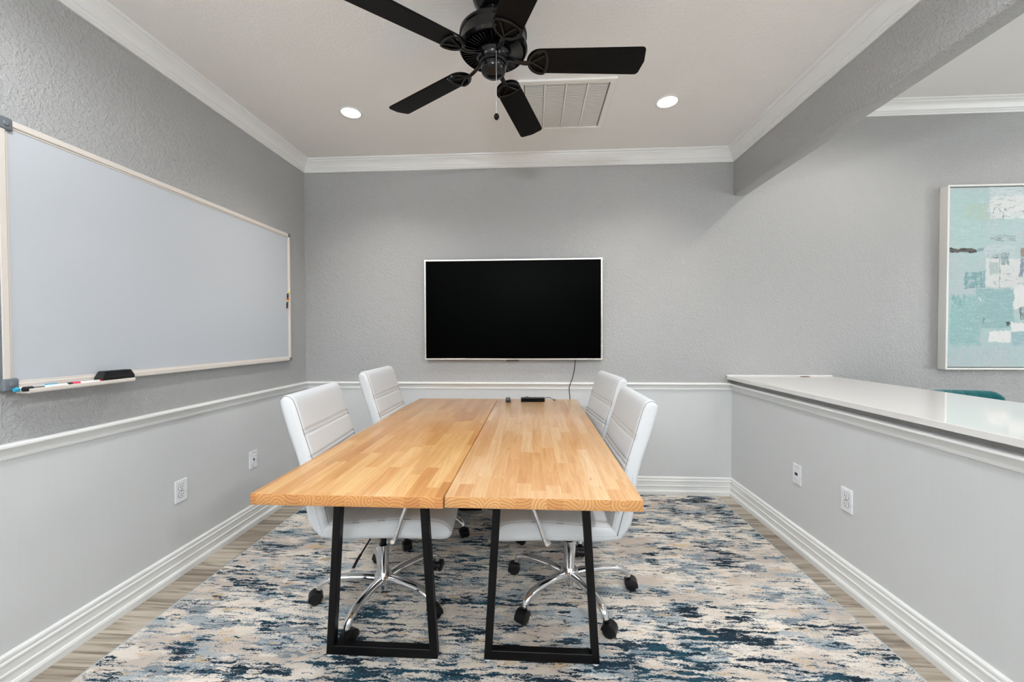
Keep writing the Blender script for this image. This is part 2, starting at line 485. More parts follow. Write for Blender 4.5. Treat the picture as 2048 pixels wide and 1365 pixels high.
# ================================================================== TABLES
def make_table(name, label, x0, x1, y0, y1, mt, me):
    cx, cy = (x0 + x1) / 2, (y0 + y1) / 2
    hx, hy = (x1 - x0) / 2, (y1 - y0) / 2
    t = thing(name, label, 'table', (cx, cy, RZ), -.001, 'butcher block conference tables')
    th = .036; zt = TT - RZ
    bm = nb(); box(bm, (-hx, -hy, -th), (hx, hy, 0), .003, 2)
    for f in bm.faces:
        if abs(f.normal.y) > .8: f.material_index = 1
    top = obj('tabletop', bm, [mt, me], t, True, (0, 0, zt), 40)
    zt -= th
    for yy in (-hy + .29, hy - .29):
        bm = nb(); w = .029; d_ = .016; hb, ht = .218, .175
        for s in (-1, 1):
            q = [[(s * hb, yy - d_, 0.003), (s * (hb - w), yy - d_, .003), (s * (hb - w), yy + d_, .003), (s * hb, yy + d_, .003)],
                 [(s * ht, yy - d_, zt - .004), (s * (ht - w), yy - d_, zt - .004), (s * (ht - w), yy + d_, zt - .004), (s * ht, yy + d_, zt - .004)]]
            ring_loft(bm, q)
        box(bm, (-hb + w * .85, yy - d_, .003), (hb - w * .85, yy + d_, .003 + .036))
        box(bm, (-ht - .01, yy - w / 2 - .01, zt - .005), (ht + .01, yy + w / 2 + .01, zt))
        fix(bm)
        es = [e for e in bm.edges if len(e.link_faces) == 2 and e.calc_face_angle(0) > .6]
        bmesh.ops.bevel(bm, geom=es, offset=.002, segments=1, affect='EDGES')
        lg = obj('leg', bm, MAT['steel'], t)
        for s in (-1, 1):
            bm = nb(); lathe(bm, [(.0, 0), (.013, 0), (.013, .003), (0, .003)], (s * (hb - w / 2), yy - .006, 0), 16)
            obj('foot', fix(bm), MAT['plate'], lg)
    return t
make_table('conference_table', 'honey coloured butcher block table on black trapezoid legs, left of the pair', -.891, -.2765, 1.180, 3.020, MAT['woodL'], MAT['woodLe'])
make_table('conference_table', 'paler butcher block table holding the remote, right of the pair', -.2735, .3300, 1.187, 3.020, MAT['woodR'], MAT['woodRe'])

# ================================================================== OFFICE CHAIRS (local: faces +x, origin on the floor under the gas column)
def resample(P, step):
    out = [P[0]]
    for a, b in zip(P, P[1:]):
        n = max(1, int((b - a).length / step))
        for k in range(1, n + 1): out.append(a + (b - a) * (k / n))
    return out

def cushion(profile, hw, r, grooves, gaxis, crown=0.0, front_ids=None, depth=.005):
    """profile: closed list of (x,z), lofted across y with rounded ends; grooves: stitched channels"""
    P = [Vector((x, 0, z)) for x, z in profile]
    P = resample(catmull(P + [P[0]], 4), .0045)[:-1]
    n = len(P)
    area = sum(P[i].x * P[(i + 1) % n].z - P[(i + 1) % n].x * P[i].z for i in range(n))
    N = []
    for i in range(n):
        t = (P[(i + 2) % n] - P[i - 2]).normalized()
        nn = Vector((t.z, 0, -t.x)) * (1 if area > 0 else -1)
        N.append(nn)
    bm = nb(); rings = []
    k = 7
    ys = [-hw + r * (1 - math.cos(PI / 2 * i / k)) for i in range(k + 1)]
    ys += [-hw + r + (2 * hw - 2 * r) * i / 14 for i in range(1, 14)]
    ys += [-y for y in reversed(ys[:k + 1])]
    for y in ys:
        e = hw - abs(y)
        d = r - math.sqrt(max(0, r * r - (r - e) ** 2)) if e < r else 0
        ring = []
        for i, p in enumerate(P):
            q = p - N[i] * d
            facing = N[i].x if gaxis == 'z' else N[i].z
            if facing > .25:
                u = p.z if gaxis == 'z' else p.x
                g = sum(math.exp(-((u - c) / .0042) ** 2) for c in grooves)
                puff = .5 + .5 * math.cos(0)
                q = q - N[i] * (depth * g * min(1, facing * 1.5))
                q = q + N[i] * crown * (1 - (y / hw) ** 2) * min(1, facing)
            ring.append(Vector((q.x, y, q.z)))
        rings.append(ring)
    ring_loft(bm, rings)
    return fix(bm), P, N

def make_chair(label):
    t = thing('office_chair', label, 'chair', (0, 0, 0), 0, 'white office chairs round the table')
    hw = .236
    # backrest
    bp = [(-.150, .470), (-.160, .520), (-.172, .58), (-.187, .65), (-.212, .74), (-.240, .83), (-.263, .91), (-.280, .965), (-.294, .992), (-.316, 1.003), (-.337, .996), (-.347, .975),
          (-.338, .93), (-.318, .86), (-.292, .78), (-.272, .71), (-.258, .63), (-.250, .55), (-.240, .49), (-.218, .447), (-.190, .424), (-.168, .420), (-.155, .435)]
    bm, P, N = cushion(bp, hw, .024, [.858, .842, .752, .736, .646, .630, .540], 'z', .006)
    back = obj('backrest', bm, MAT['leather'], t, True, sharp=60)
    for s in (-1, 1):
        bm = nb()
        pts = [p - N[i] * .0045 for i, p in enumerate(P) if N[i].x > .05 or p.z > .985]
        pts = [Vector((p.x, s * (hw - .0105), p.z)) for p in pts if p.z > .47]
        # keep the piece of the outline that runs up the front and over the top
        tube(bm, pts, .0016, 6); obj('piping', fix(bm), MAT['piping'], back, True)
    # seat
    sp = [(-.205, .440), (-.195, .463), (-.15, .472), (-.08, .476), (0, .482), (.08, .488), (.17, .490), (.25, .486), (.305, .474), (.338, .452), (.350, .427), (.338, .406), (.300, .398),
          (.2, .402), (.1, .405), (0, .405), (-.1, .404), (-.175, .412), (-.2, .424)]
    bm, P, N = cushion(sp, hw, .024, [-.052, -.036, .052, .068, .156, .172], 'x', .016, depth=.004)
    seat = obj('seat', bm, MAT['leather'], t, True, sharp=60)
    for s in (-1, 1):
        bm = nb()
        pts = [p - N[i] * .0045 for i, p in enumerate(P) if N[i].z > .12]
        pts = [Vector((p.x, s * (hw - .0105), p.z)) for p in pts]
        pts.sort(key=lambda p: p.x)
        tube(bm, pts, .0015, 6); obj('piping', fix(bm), MAT['piping'], seat, True)
    # mechanism and gas column
    bm = nb(); box(bm, (-.11, -.075, .372), (.10, .075, .404), .006); obj('tilt_mechanism', bm, MAT['rubber'], t)
    bm = nb(); lathe(bm, [(0, .25), (.0145, .25), (.0145, .375), (0, .375)], seg=24); obj('gas_piston', fix(bm), MAT['rubber'], t, True)
    bm = nb(); lathe(bm, [(0, .048), (.019, .048), (.019, .085), (.0245, .086), (.0245, .256), (.021, .258), (.021, .250), (0, .250)], seg=32)
    obj('gas_column', fix(bm), MAT['chrome'], t, True)
    bm = nb(); lathe(bm, [(.024, .082), (.038, .082), (.045, .090), (.045, .112), (.038, .121), (.025, .121), (.024, .082)], seg=32, caps=False); obj('hub', fix(bm), MAT['chrome'], t, True)
    # lever on the chair's right-hand side
    bm = nb(); tube(bm, catmull([(.0, -.06, .385), (-.006, -.13, .375), (-.018, -.18, .355), (-.028, -.215, .338)], 5), .0035, 8)
    tube(bm, catmull([(-.028, -.215, .338), (-.036, -.238, .324), (-.042, -.262, .308)], 5), .0065, 8, flat=.6)
    obj('lever', fix(bm), MAT['rubber'], t, True)
    # armrests: chrome loop with a padded sleeve
    for s in (-1, 1):
        y = s * (hw + .016)
        path = [(.105, y - s * .02, .402), (.120, y, .412), (.150, y + s * .008, .50), (.182, y + s * .014, .592), (.176, y + s * .016, .640), (.13, y + s * .016, .664), (.02, y + s * .014, .662), (-.10, y + s * .010, .648), (-.19, y + s * .004, .616), (-.226, y - s * .002, .575)]
        bm = nb(); tube(bm, catmull(path, 7), .0088, 12)
        a = obj('armrest', fix(bm), MAT['chrome'], t, True, sharp=60)
        bm = nb(); tube(bm, catmull([(.155, y + s * .016, .657), (.12, y + s * .016, .668), (.02, y + s * .014, .664), (-.09, y + s * .010, .645)], 5), .020, 12, up=(0, 0, 1), flat=.6)
        obj('arm_pad', fix(bm), MAT['leather'], a, True, sharp=70)
        bm = nb(); lathe(bm, [(0, -.004), (.008, -.004), (.008, .004), (0, .004)], (.115, y + s * .006, .411), 16, axis='Y')
        obj('bolt', fix(bm), MAT['chrome'], a, True)
        bm = nb(); lathe(bm, [(0, -.006), (.007, -.006), (.007, .006), (0, .006)], (-.224, y + s * .002, .577), 16, axis='Y')
        obj('bolt', fix(bm), MAT['rubber'], a, True)
    return t

def add_base(t, a0, swiv):
    """five chrome legs and twin-wheel casters; swiv turns each caster"""
    for k in range(5):
        a = math.radians(a0 + 72 * k) - t.rotation_euler.z
        c, s = math.cos(a), math.sin(a)
        pol = lambda r, z: (r * c, r * s, z)
        bm = nb()
        pts = catmull([pol(.030, .100), pol(.10, .110), pol(.19, .113), pol(.245, .106), pol(.278, .088), pol(.290, .066)], 7)
        rad = [.0215 - .006 * (i / (len(pts) - 1)) for i in range(len(pts))]
        tube(bm, pts, .02, 16, flat=.8, radii=rad)
        obj('base_leg', fix(bm), MAT['chrome'], t, True, sharp=60)
        ang = a + math.radians(swiv[k]); px, py = .290 * c, .290 * s
        M = Matrix.Translation((px, py, 0)) @ Matrix.Rotation(ang, 4, 'Z')
        zc = .029
        bm = nb()
        # hood: shell hugging the top of both wheels, with the stem socket
        ring = []
        for yy, sc in ((-.024, .86), (-.022, 1.0), (.022, 1.0), (.024, .86)):
            pr = []
            for i in range(13):
                b = math.radians(-15 + 190 * i / 12)
                pr.append(M @ Vector((.014 + 0.0315 * sc * math.cos(b), yy, zc + 0.0315 * sc * math.sin(b))))
            ring.append(pr)
        ring_loft(bm, ring)
        lathe(bm, [(0, .035), (.0125, .035), (.0125, .066), (.009, .070), (0, .070)], (px, py, 0), 16)
        ca = obj('caster', fix(bm), MAT['rubber'], t, True)
        for sy in (-1, 1):
            bm = nb()
            lathe(bm, [(0, -.008), (.019, -.008), (.0255, -.006), (.028, 0), (.0255, .006), (.019, .008), (0, .008)], (.014, sy * .0135, zc), 24, axis='Y')
            for v in bm.verts: v.co = M @ v.co
            obj('wheel', fix(bm), MAT['rubber'], ca, True)

spots = [
    ((-.705, 1.793, RZ), 4.5, 0.0, 190, [20, 165, 60, 35, -40], 'white office chair left of the wooden tables, farther from the back wall'),
    ((-.692, 2.490, RZ), 1.0, .028, 190, [10, 40, -30, 50, 20], 'white office chair left of the wooden tables, nearer the back wall'),
    ((.172, 2.470, RZ), 186.0, -.006, 215, [15, -20, 40, 10, -35], 'white office chair right of the wooden tables, nearer the back wall'),
    ((.168, 1.872, RZ), 180.4, -.03, 8, [-15, 30, 30, 10, 40], 'white office chair right of the wooden tables, farther from the back wall'),
]
proto = make_chair(spots[0][5])
roots = [proto] + [dup(proto, s[0], 0, s[5]) for s in spots[1:]]
for r, (loc, rz, dz, a0, sw, lab) in zip(roots, spots):
    r.location = loc; r.rotation_euler = (0, 0, math.radians(rz)); r['label'] = lab
    for ch in r.children:
        if ch.name.split('.')[0] in ('seat', 'backrest', 'tilt_mechanism', 'lever', 'armrest'):
            ch.location.z = dz - RZ
        elif ch.name.split('.')[0] == 'gas_piston': ch.location.z = dz * .5
    add_base(r, a0, sw)

# ================================================================== TELEVISION
tv = thing('television', 'wall mounted black television with thin silver bezel', 'television', (-.163, D, 1.048))
hx, H, yf = .695, .788, -.046
bm = nb(); box(bm, (-hx + .004, yf + .006, .004), (hx - .004, -.016, H - .004), .006); box(bm, (-.25, -.020, .2), (.25, -.001, .6), .003); obj('back_housing', bm, MAT['plastic'], tv)
b = .0125
bm = nb()
for lo, hi in [((-hx, yf, 0), (hx, yf + .012, b)), ((-hx, yf, H - b), (hx, yf + .012, H)), ((-hx, yf, b), (-hx + b, yf + .012, H - b)), ((hx - b, yf, b), (hx, yf + .012, H - b))]:
    box(bm, lo, hi, .002, 2)
obj('bezel', bm, MAT['silver'], tv)
bm = nb(); box(bm, (-hx + b - .001, yf + .003, b - .001), (hx - b + .001, yf + .009, H - b + .001)); obj('screen', bm, MAT['screen'], tv)
bm = nb(); prism(bm, [(-.05, yf + .003), (.05, yf + .003), (.04, yf + .02), (-.04, yf + .02)], -.008, .001)
for v in bm.verts:
    v.co.x += .0
obj('sensor', fix(bm), MAT['plastic'], tv)
bm = nb()
tube(bm, catmull([(.325, D - .040, 1.07), (.323, D - .038, 1.03), (.316, D - .036, .965), (.300, D - .042, .90), (.279, D - .050, .845), (.277, D - .052, .80), (.282, D - .056, .74), (.285, D - .050, .55), (.29, D - .03, .38), (.29, D - .008, .33)], 6), .0032, 8)
for v in bm.verts: v.co -= Vector((-.163, D, 1.048))
obj('power_cord', fix(bm), MAT['plastic'], tv, True)

# ================================================================== WHITEBOARD
y0, y1, z0, z1 = 1.252, 2.868, 1.058, 2.005
wb = thing('whiteboard', 'large white dry erase board with champagne metal frame on left wall', 'whiteboard', (XL, y0, z0))
L, Hh = y1 - y0, z1 - z0
bm = nb(); box(bm, (.004, .006, .006), (.022, L - .006, Hh - .006)); obj('writing_surface', bm, MAT['board'], wb)
fw_ = .024
for lo, hi in [((.001, .03, 0), (.030, L - .02, fw_)), ((.001, .03, Hh - fw_), (.030, L - .02, Hh)), ((.001, 0, .03), (.030, fw_, Hh - .03)), ((.001, L - .016, .02), (.030, L, Hh - .02))]:
    bm = nb(); box(bm, lo, hi, .004, 2)
    lo2 = [lo[0] + .02, lo[1], lo[2]]; hi2 = [.0245, hi[1], hi[2]]
    if hi[1] - lo[1] > hi[2] - lo[2]:
        lo2[2] -= .007 if lo[2] > .1 else 0; hi2[2] += .007 if lo[2] < .1 else 0
    else:
        lo2[1] -= .007 if lo[1] > .1 else 0; hi2[1] += .007 if lo[1] < .1 else 0
    box(bm, lo2, hi2, .001, 1)
    obj('frame_rail', bm, MAT['aluw'], wb)
bm = nb(); box(bm, (.001, -.002, .04), (.030, .0, Hh - .04), .0008, 1); box(bm, (.012, -.0035, .04), (.019, -.0015, Hh - .04)); obj('edge_strip', bm, MAT['cap'], wb)  # thin strip on the frame's near side, darker grey than the rail
for (yy, zz, s) in ((0, 0, .042), (0, Hh, .042), (L, 0, .024), (L, Hh, .024)):
    sy, sz = (1 if yy == 0 else -1), (1 if zz == 0 else -1)
    a, c = sorted((yy - sy * .003, yy + sy * s)), sorted((zz - sz * .003, zz + sz * s))
    bm = nb(); box(bm, (.0005, a[0], c[0]), (.034, a[1], c[1]), .007, 3)
    cp = obj('corner_cap', bm, MAT['cap'], wb, True)
    bm = nb(); lathe(bm, [(0, .033), (.008, .033), (.008, .0365), (.006, .038), (0, .038)], (0, yy + sy * s * .5, zz + sz * s * .5), 18, axis='X')
    obj('screw_cover', fix(bm), MAT['cap'], cp, True)
bm = nb()
tp = [(.029, -.012), (.078, -.012), (.082, -.008), (.082, .002), (.078, .004), (.077, -.006), (.029, -.006)]
ring_loft(bm, [[(x, .035, z) for x, z in tp], [(x, .402, z) for x, z in tp]])
obj('marker_tray', fix(bm), MAT['aluw'], wb)

tz = z0 - .006
er = thing('board_eraser', 'black felt block eraser on the whiteboard tray', 'eraser', (XL + .055, 1.593, tz + .0005))
bm = nb(); box(bm, (-.021, -.062, 0), (.021, .062, .012), .002); obj('felt_pad', bm, MAT['felt'], er)
bm = nb()
ring_loft(bm, [[(-a, -b, z), (a, -b, z), (a, b, z), (-a, b, z)] for a, b, z in ((.0225, .064, .0115), (.0225, .064, .022), (.0175, .052, .047))])
bmesh.ops.bevel(bm, geom=bm.edges[:], offset=.0018, segments=2, affect='EDGES'); obj('grip', fix(bm), MAT['plastic'], er)

def marker(name, label, x, ya, segs):
    r = .0075
    t = thing(name, label, 'marker', (x, ya, tz + .0004 + r), 0, 'markers on the whiteboard tray')
    y = 0
    for part, ln, m, rr in segs:
        bm = nb(); lathe(bm, [(0, y), (rr * .9, y), (rr, y + .0015), (rr, y + ln - .0015), (rr * .9, y + ln), (0, y + ln)], (0, 0, rr - r), 18, axis='Y')
        obj(part, fix(bm), MAT[m], t, True); y += ln
    return t
marker('dry_erase_marker', 'black capped marker with grey and white barrel on the tray', XL + .066, 1.279, [('cap', .026, 'plastic', .0085), ('barrel', .032, 'grey', .0075), ('label_sleeve', .072, 'plate', .0075)])
marker('dry_erase_marker', 'cyan marker lying behind the black capped one', XL + .045, 1.270, [('end_plug', .012, 'cyan', .0075), ('barrel', .074, 'plate', .0075), ('cap', .036, 'cyan', .0085), ('cap_tip', .012, 'plastic', .0065)])
marker('dry_erase_marker', 'pink marker with white barrel beside the eraser', XL + .062, 1.413, [('cap_tip', .014, 'plastic', .008), ('cap', .026, 'pink', .0085), ('barrel', .070, 'plate', .0075), ('end_plug', .010, 'red', .0075)])
names = [('yellow', 'topmost yellow magnet on the whiteboard'), ('navy', 'navy magnet just under the topmost yellow magnet'), ('plastic', 'black magnet in the upper column of magnets on the whiteboard'), ('red', 'red magnet halfway down the magnets on the whiteboard'),
         ('yellow', 'yellow magnet under the red magnet'), ('blue', 'blue magnet under the lower yellow magnet'), ('plastic', 'black magnet second from the bottom of the column'), ('maroon', 'maroon magnet at the bottom of the column')]
for (m, lab), z, yy in zip(names, (1.567, 1.549, 1.533, 1.517, 1.502, 1.487, 1.471, 1.455), (2.843, 2.838, 2.838, 2.838, 2.836, 2.831, 2.830, 2.830)):
    bm = nb(); lathe(bm, [(0, .022), (.0075, .022), (.0075, .028), (.006, .031), (0, .0315)], (0, 0, 0), 18, axis='X')
    o = obj('magnet', fix(bm), MAT[m], None, True); o.location = (XL, yy, z)
    tag(o, lab, 'magnet', 'round magnets on the whiteboard')

# ================================================================== WALL PLATES (local: plate normal is +x)
def plate_base(name, label, loc, rz, cat):
    t = thing(name, label, cat, loc, rz)
    bm = nb(); box(bm, (0.0, -.035, -.0575), (.0065, .035, .0575), .0025, 2); obj('cover_plate', bm, MAT['plate'], t)
    return t
def outlet(label, loc, rz):
    t = plate_base('power_outlet', label, loc, rz, 'outlet')
    for s in (-1, 1):
        poly = []
        for i in range(24):
            a = 2 * PI * i / 24
            poly.append((max(-.0165, min(.0165, .0175 * math.cos(a))), max(-.0145, min(.0145, .0175 * math.sin(a)))))
        bm = nb(); ring_loft(bm, [[(.004, p, q + s * .0195) for p, q in poly], [(.0085, p, q + s * .0195) for p, q in poly], [(.009, p * .92, q * .92 + s * .0195) for p, q in poly]])
        f = obj('receptacle', fix(bm), MAT['plate'], t)
        bm = nb()
        ring = lambda k: [(.0, p * k, q * k) for p, q in poly]
        for (yy, hh) in ((-.0063, .0046), (.0063, .0038)): box(bm, (.0085, yy - .0013, s * .0195 + .003 - hh), (.0094, yy + .0013, s * .0195 + .003 + hh))
        lathe(bm, [(0, .0085), (.0024, .0085), (.0024, .0094), (0, .0094)], (0, 0, s * .0195 - .0075), 10, axis='X')
        obj('slots', fix(bm), MAT['slot'], f)
        bm = nb()
        for i in range(24):
            a, b2 = poly[i], poly[(i + 1) % 24]
            tube(bm, [(.0068, a[0] * 1.06, a[1] * 1.06 + s * .0195), (.0068, b2[0] * 1.06, b2[1] * 1.06 + s * .0195)], .0007, 5)
        obj('receptacle_gap', fix(bm), MAT['dark'], t)
    bm = nb(); lathe(bm, [(0, .006), (.003, .006), (.0025, .0078), (0, .008)], (0, 0, 0), 12, axis='X'); obj('screw', fix(bm), MAT['screw'], t)
def dataplate(label, loc, rz, kind):
    t = plate_base('data_outlet', label, loc, rz, 'wall plate')
    bm = nb(); box(bm, (.006, -.0165, -.0335), (.0085, .0165, .0335), .001, 1); obj('insert', bm, MAT['plate'], t)
    bm = nb()
    if kind == 'hdmi': box(bm, (.008, -.012, -.007), (.0092, .012, .009))
    else: box(bm, (.008, -.006, -.007), (.0092, .006, .008))
    obj('port', bm, MAT['port'], t)
    bm = nb()
    for z in (-.048, .048): lathe(bm, [(0, .006), (.003, .006), (.0025, .0078), (0, .008)], (0, 0, z), 12, axis='X')
    if kind == 'hdmi':
        for i in range(4): box(bm, (.006, -.011 + i * .0062, .0365), (.0072, -.0078 + i * .0062, .0385))
    obj('screw', fix(bm), MAT['screw' if kind == 'hdmi' else 'slot'], t)
outlet('white power outlet on the wall under the whiteboard', (XL + wt, 1.947, .435), 0)
dataplate('white data jack plate with small square port, on the whiteboard side', (XL + wt, 2.478, .429), 0, 'rj')
outlet('white power outlet on the half wall under the white worktop', (XR - wt, 1.984, .437), PI)
dataplate('white plate with wide video port on the half wall', (XR - wt, 2.345, .434), PI, 'hdmi')

# ================================================================== WORKTOP
ct = thing('countertop', 'glossy white quartz worktop along the top of the half wall', 'countertop', (1.485, 0, .8970))
bm = nb(); box(bm, (0, -.62, 0), (.772, D - .002, .0270), .002, 2); obj('slab', bm, MAT['quartz'], ct)
bm = nb(); box(bm, (-.004, D - .012, .0270), (.776, D - .001, .0335), .0015, 1); obj('back_lip', bm, MAT['white'], ct)
bm = nb(); lathe(bm, [(.022, .0267), (.030, .0267), (.030, .0287), (.026, .0293), (.022, .0280), (.022, .0267)], (.545, D - .057, 0), 32, caps=False)
lathe(bm, [(0, .0267), (.0225, .0267), (.0225, .0275), (0, .0275)], (.545, D - .057, 0), 32)
obj('cable_grommet', fix(bm), MAT['brown'], ct, True)
# cabinet end panel that carries the far side of the worktop
bm = nb(); box(bm, (XR + BW + .02, 2.2, 0), (2.21, 2.24, .894), .002); box(bm, (XR + BW + .02, .2, 0), (2.21, .24, .894), .002)
w_ = obj('support_panel', bm, MAT['white'], None); w_.parent = ct; w_.location = (-1.485, 0, -.8970)

# ================================================================== PAINTING
def painting_mat():
    M = Mat('abstract canvas', rough=.55, spec=.3)
    co = M.co(); x, y, z = M.xyz(co)          # x from left edge, z up from the bottom of the canvas (metres)
    S = 1 / 780.0
    wn = M.noise(co, 9, 4, .6, color=True); wx, wy, wz = M.xyz(wn)
    fnx, fny, fnz = M.xyz(M.noise(co, 46, 3, .65, color=True))
    xx = M.op('ADD', x, M.op('ADD', M.op('MULTIPLY', M.op('SUBTRACT', wx, .5), .05), M.op('MULTIPLY', M.op('SUBTRACT', fnx, .5), .022)))
    zz = M.op('ADD', z, M.op('ADD', M.op('MULTIPLY', M.op('SUBTRACT', wz, .5), .05), M.op('MULTIPLY', M.op('SUBTRACT', fnz, .5), .022)))
    drag = M.noise(M.vec(M.op('MULTIPLY', xx, 16), 0, M.op('MULTIPLY', zz, 75)), 1.0, 6, .72, .6)
    dragv = M.noise(M.vec(M.op('MULTIPLY', xx, 60), 3, M.op('MULTIPLY', zz, 18)), 1.0, 6, .72, .6)
    c = M.mix(M.step(M.noise(co, 4.5, 4, .6), .38, .62), srgb(168, 194, 193), srgb(178, 190, 194))
    c = M.mix(M.op('MULTIPLY', M.step(drag, .5, .68), .5), c, srgb(146, 180, 180))
    H_ = 1.310
    def rect(xa, za, xb, zb, col, amt=1.0, cover=None, soft=.006):
        nonlocal c
        xa, xb = (xa - 112) * S, (xb - 112) * S; za, zb = H_ - (za - 98) * S, H_ - (zb - 98) * S
        dx = M.op('SUBTRACT', (xb - xa) / 2, M.op('ABSOLUTE', M.op('SUBTRACT', xx, (xa + xb) / 2)))
        dz = M.op('SUBTRACT', (za - zb) / 2, M.op('ABSOLUTE', M.op('SUBTRACT', zz, (za + zb) / 2)))
        f = M.step(M.op('MINIMUM', dx, dz), 0.0, soft)
        if cover: f = M.op('MULTIPLY', f, M.step(drag if cover[0] == 'h' else dragv, cover[1], cover[1] + .06))
        col = [v * .94 for v in col]; g_ = sum(col) / 3; col = [v * .82 + g_ * .18 for v in col]
        c = M.mix(M.op('MULTIPLY', f, amt), c, srgb(*col))
    rect(112, 98, 330, 430, (172, 208, 206), .8, None, .05)
    rect(180, 180, 330, 290, (178, 202, 178), .8, ('h', .45), .03)
    rect(320, 98, 620, 240, (206, 220, 222), .8, ('h', .42))
    rect(112, 700, 300, 1010, (140, 196, 194), .9, ('v', .38), .03)
    rect(260, 670, 470, 900, (146, 190, 192), 1, None, .008)
    rect(200, 570, 310, 670, (112, 168, 172), .9, ('v', .42))
    rect(130, 700, 210, 780, (112, 170, 176), .8, ('v', .5))
    rect(330, 150, 520, 280, (228, 228, 226), .9, ('h', .42))
    rect(340, 190, 420, 280, (60, 72, 74), .9, ('v', .575))
    rect(430, 155, 520, 250, (70, 82, 84), .8, ('v', .60))
    rect(510, 180, 524, 245, (36, 40, 40))
    rect(300, 430, 480, 500, (196, 210, 212), .9, ('h', .45))
    rect(310, 500, 520, 665, (222, 224, 222), .95, None, .006)
    rect(330, 520, 385, 600, (178, 200, 198), .9)
    rect(395, 470, 440, 540, (128, 158, 164), .9, ('v', .4))
    rect(320, 480, 400, 506, (46, 54, 56), .9, ('h', .50))
    rect(384, 500, 392, 665, (44, 50, 52), .85, ('v', .42))
    rect(390, 600, 520, 660, (56, 64, 64), .9, ('h', .57))
    rect(330, 370, 470, 410, (110, 134, 138), .9, ('h', .5))
    rect(112, 437, 258, 466, (70, 64, 56), 1, None, .003)
    rect(258, 438, 300, 462, (140, 168, 180), 1)
    rect(490, 440, 530, 495, (158, 136, 118), 1)
    rect(490, 490, 515, 610, (108, 128, 156), .9, ('v', .42))
    rect(520, 270, 800, 330, (158, 196, 196), .9)
    rect(460, 655, 560, 790, (232, 232, 230), 1)
    rect(560, 560, 800, 760, (168, 204, 204), .9)
    rect(495, 780, 530, 850, (100, 112, 108), .9, ('v', .46))
    rect(520, 770, 560, 850, (116, 142, 182), 1)
    rect(450, 865, 640, 915, (236, 236, 234), 1)
    rect(425, 866, 448, 888, (28, 32, 32), 1)
    rect(330, 910, 455, 976, (238, 238, 235), 1)
    rect(455, 915, 700, 1000, (154, 192, 200), 1)
    rect(302, 840, 312, 880, (86, 104, 108), .9)
    rect(640, 100, 820, 420, (206, 220, 220), .9, ('h', .42))
    rect(500, 105, 560, 112, (40, 44, 44), 1)
    rng = random.Random(12)
    pal = [(230, 230, 228), (200, 212, 214), (128, 164, 168), (150, 190, 190), (96, 112, 116), (36, 42, 44), (212, 220, 220), (52, 60, 62)]
    for k in range(44):
        zone = rng.choice([(300, 540, 150, 290), (310, 540, 440, 680), (310, 540, 440, 680), (430, 640, 700, 880), (560, 840, 120, 1000), (130, 330, 560, 820)])
        a_, b_ = rng.uniform(zone[0], zone[1]), rng.uniform(zone[2], zone[3])
        thin = rng.random() < .45
        w_, h_ = (rng.uniform(20, 80), rng.uniform(3, 8)) if thin else (rng.uniform(15, 55), rng.uniform(12, 45))
        if thin and rng.random() < .4: w_, h_ = h_, w_
        col = pal[rng.choice([4, 5, 7, 5])] if thin else pal[rng.choice([0, 1, 2, 3, 6, 0])]
        rect(a_, b_, a_ + w_, b_ + h_, col, rng.uniform(.6, .95), (rng.choice('hv'), rng.uniform(.42, .54)))
    c = M.mix(M.op('MULTIPLY', M.step(drag, .48, .62), .22), c, srgb(222, 228, 228))
    c = M.mix(M.op('MULTIPLY', M.step(dragv, .52, .66), .22), c, srgb(120, 160, 164))
    M.set('Base Color', c)
    M.bump(M.op('ADD', M.op('ADD', drag, dragv), fnx), .35, .003)
    return M.m
aw = thing('wall_painting', 'abstract teal and white painting in a white float frame', 'painting', (3.018, D, .979))
W, Hp, dp = 1.02, 1.348, -.060
f_ = .014
bm = nb()
for lo, hi in [((0, dp, 0), (W, -.001, f_)), ((0, dp, Hp - f_), (W, -.001, Hp)), ((0, dp, f_), (f_, -.001, Hp - f_)), ((W - f_, dp, f_), (W, -.001, Hp - f_))]:
    box(bm, lo, hi, .0012, 1)
obj('frame', bm, MAT['fwhite'], aw)
bm = nb(); box(bm, (f_ + .005, dp + .008, f_ + .005), (W - f_ - .005, -.012, Hp - f_ - .005), .002, 1)
for v in bm.verts: v.co -= Vector((f_ + .005, 0, f_ + .005))
o = obj('canvas', bm, painting_mat(), aw); o.location = (f_ + .005, 0, f_ + .005)
bm = nb(); box(bm, (f_ - .001, -.014, f_ - .001), (W - f_ + .001, -.006, Hp - f_ + .001)); obj('backing_board', bm, MAT['dark'], aw)

# ================================================================== TEAL CHAIR
tc = thing('barrel_chair', 'teal velvet chair with ribbed back behind the white worktop', 'chair', (2.765, 2.52, 0))
bm = nb(); NU, NV = 96, 26
hwb, zb0, zb1, rc = .262, .40, .868, .055
def back_pt(u, v, side):
    x = -hwb + 2 * hwb * u
    e = hwb - abs(x)
    top = zb1 - (rc - math.sqrt(max(0, rc * rc - (rc - e) ** 2)) if e < rc else 0)
    z = zb0 + (top - zb0) * v
    ch = abs(math.sin(PI * u * 9)) ** .5
    rim = min(1, e / .02, (1 - v) * (top - zb0) / .03 + .02)
    th = .012 + (.020 + .008 * ch) * math.sqrt(max(0.0, rim))
    y = .245 - .17 * (x / hwb) ** 2 * .55 + .03 * v
    return (x, y + (th if side else -th), z)
rings = []
for i in range(NU + 1):
    u = i / NU
    rings.append([back_pt(u, k / NV, 0) for k in range(NV + 1)] + [back_pt(u, k / NV, 1) for k in range(NV, -1, -1)])
ring_loft(bm, rings)
obj('backrest', fix(bm), MAT['velvet'], tc, True, sharp=70)
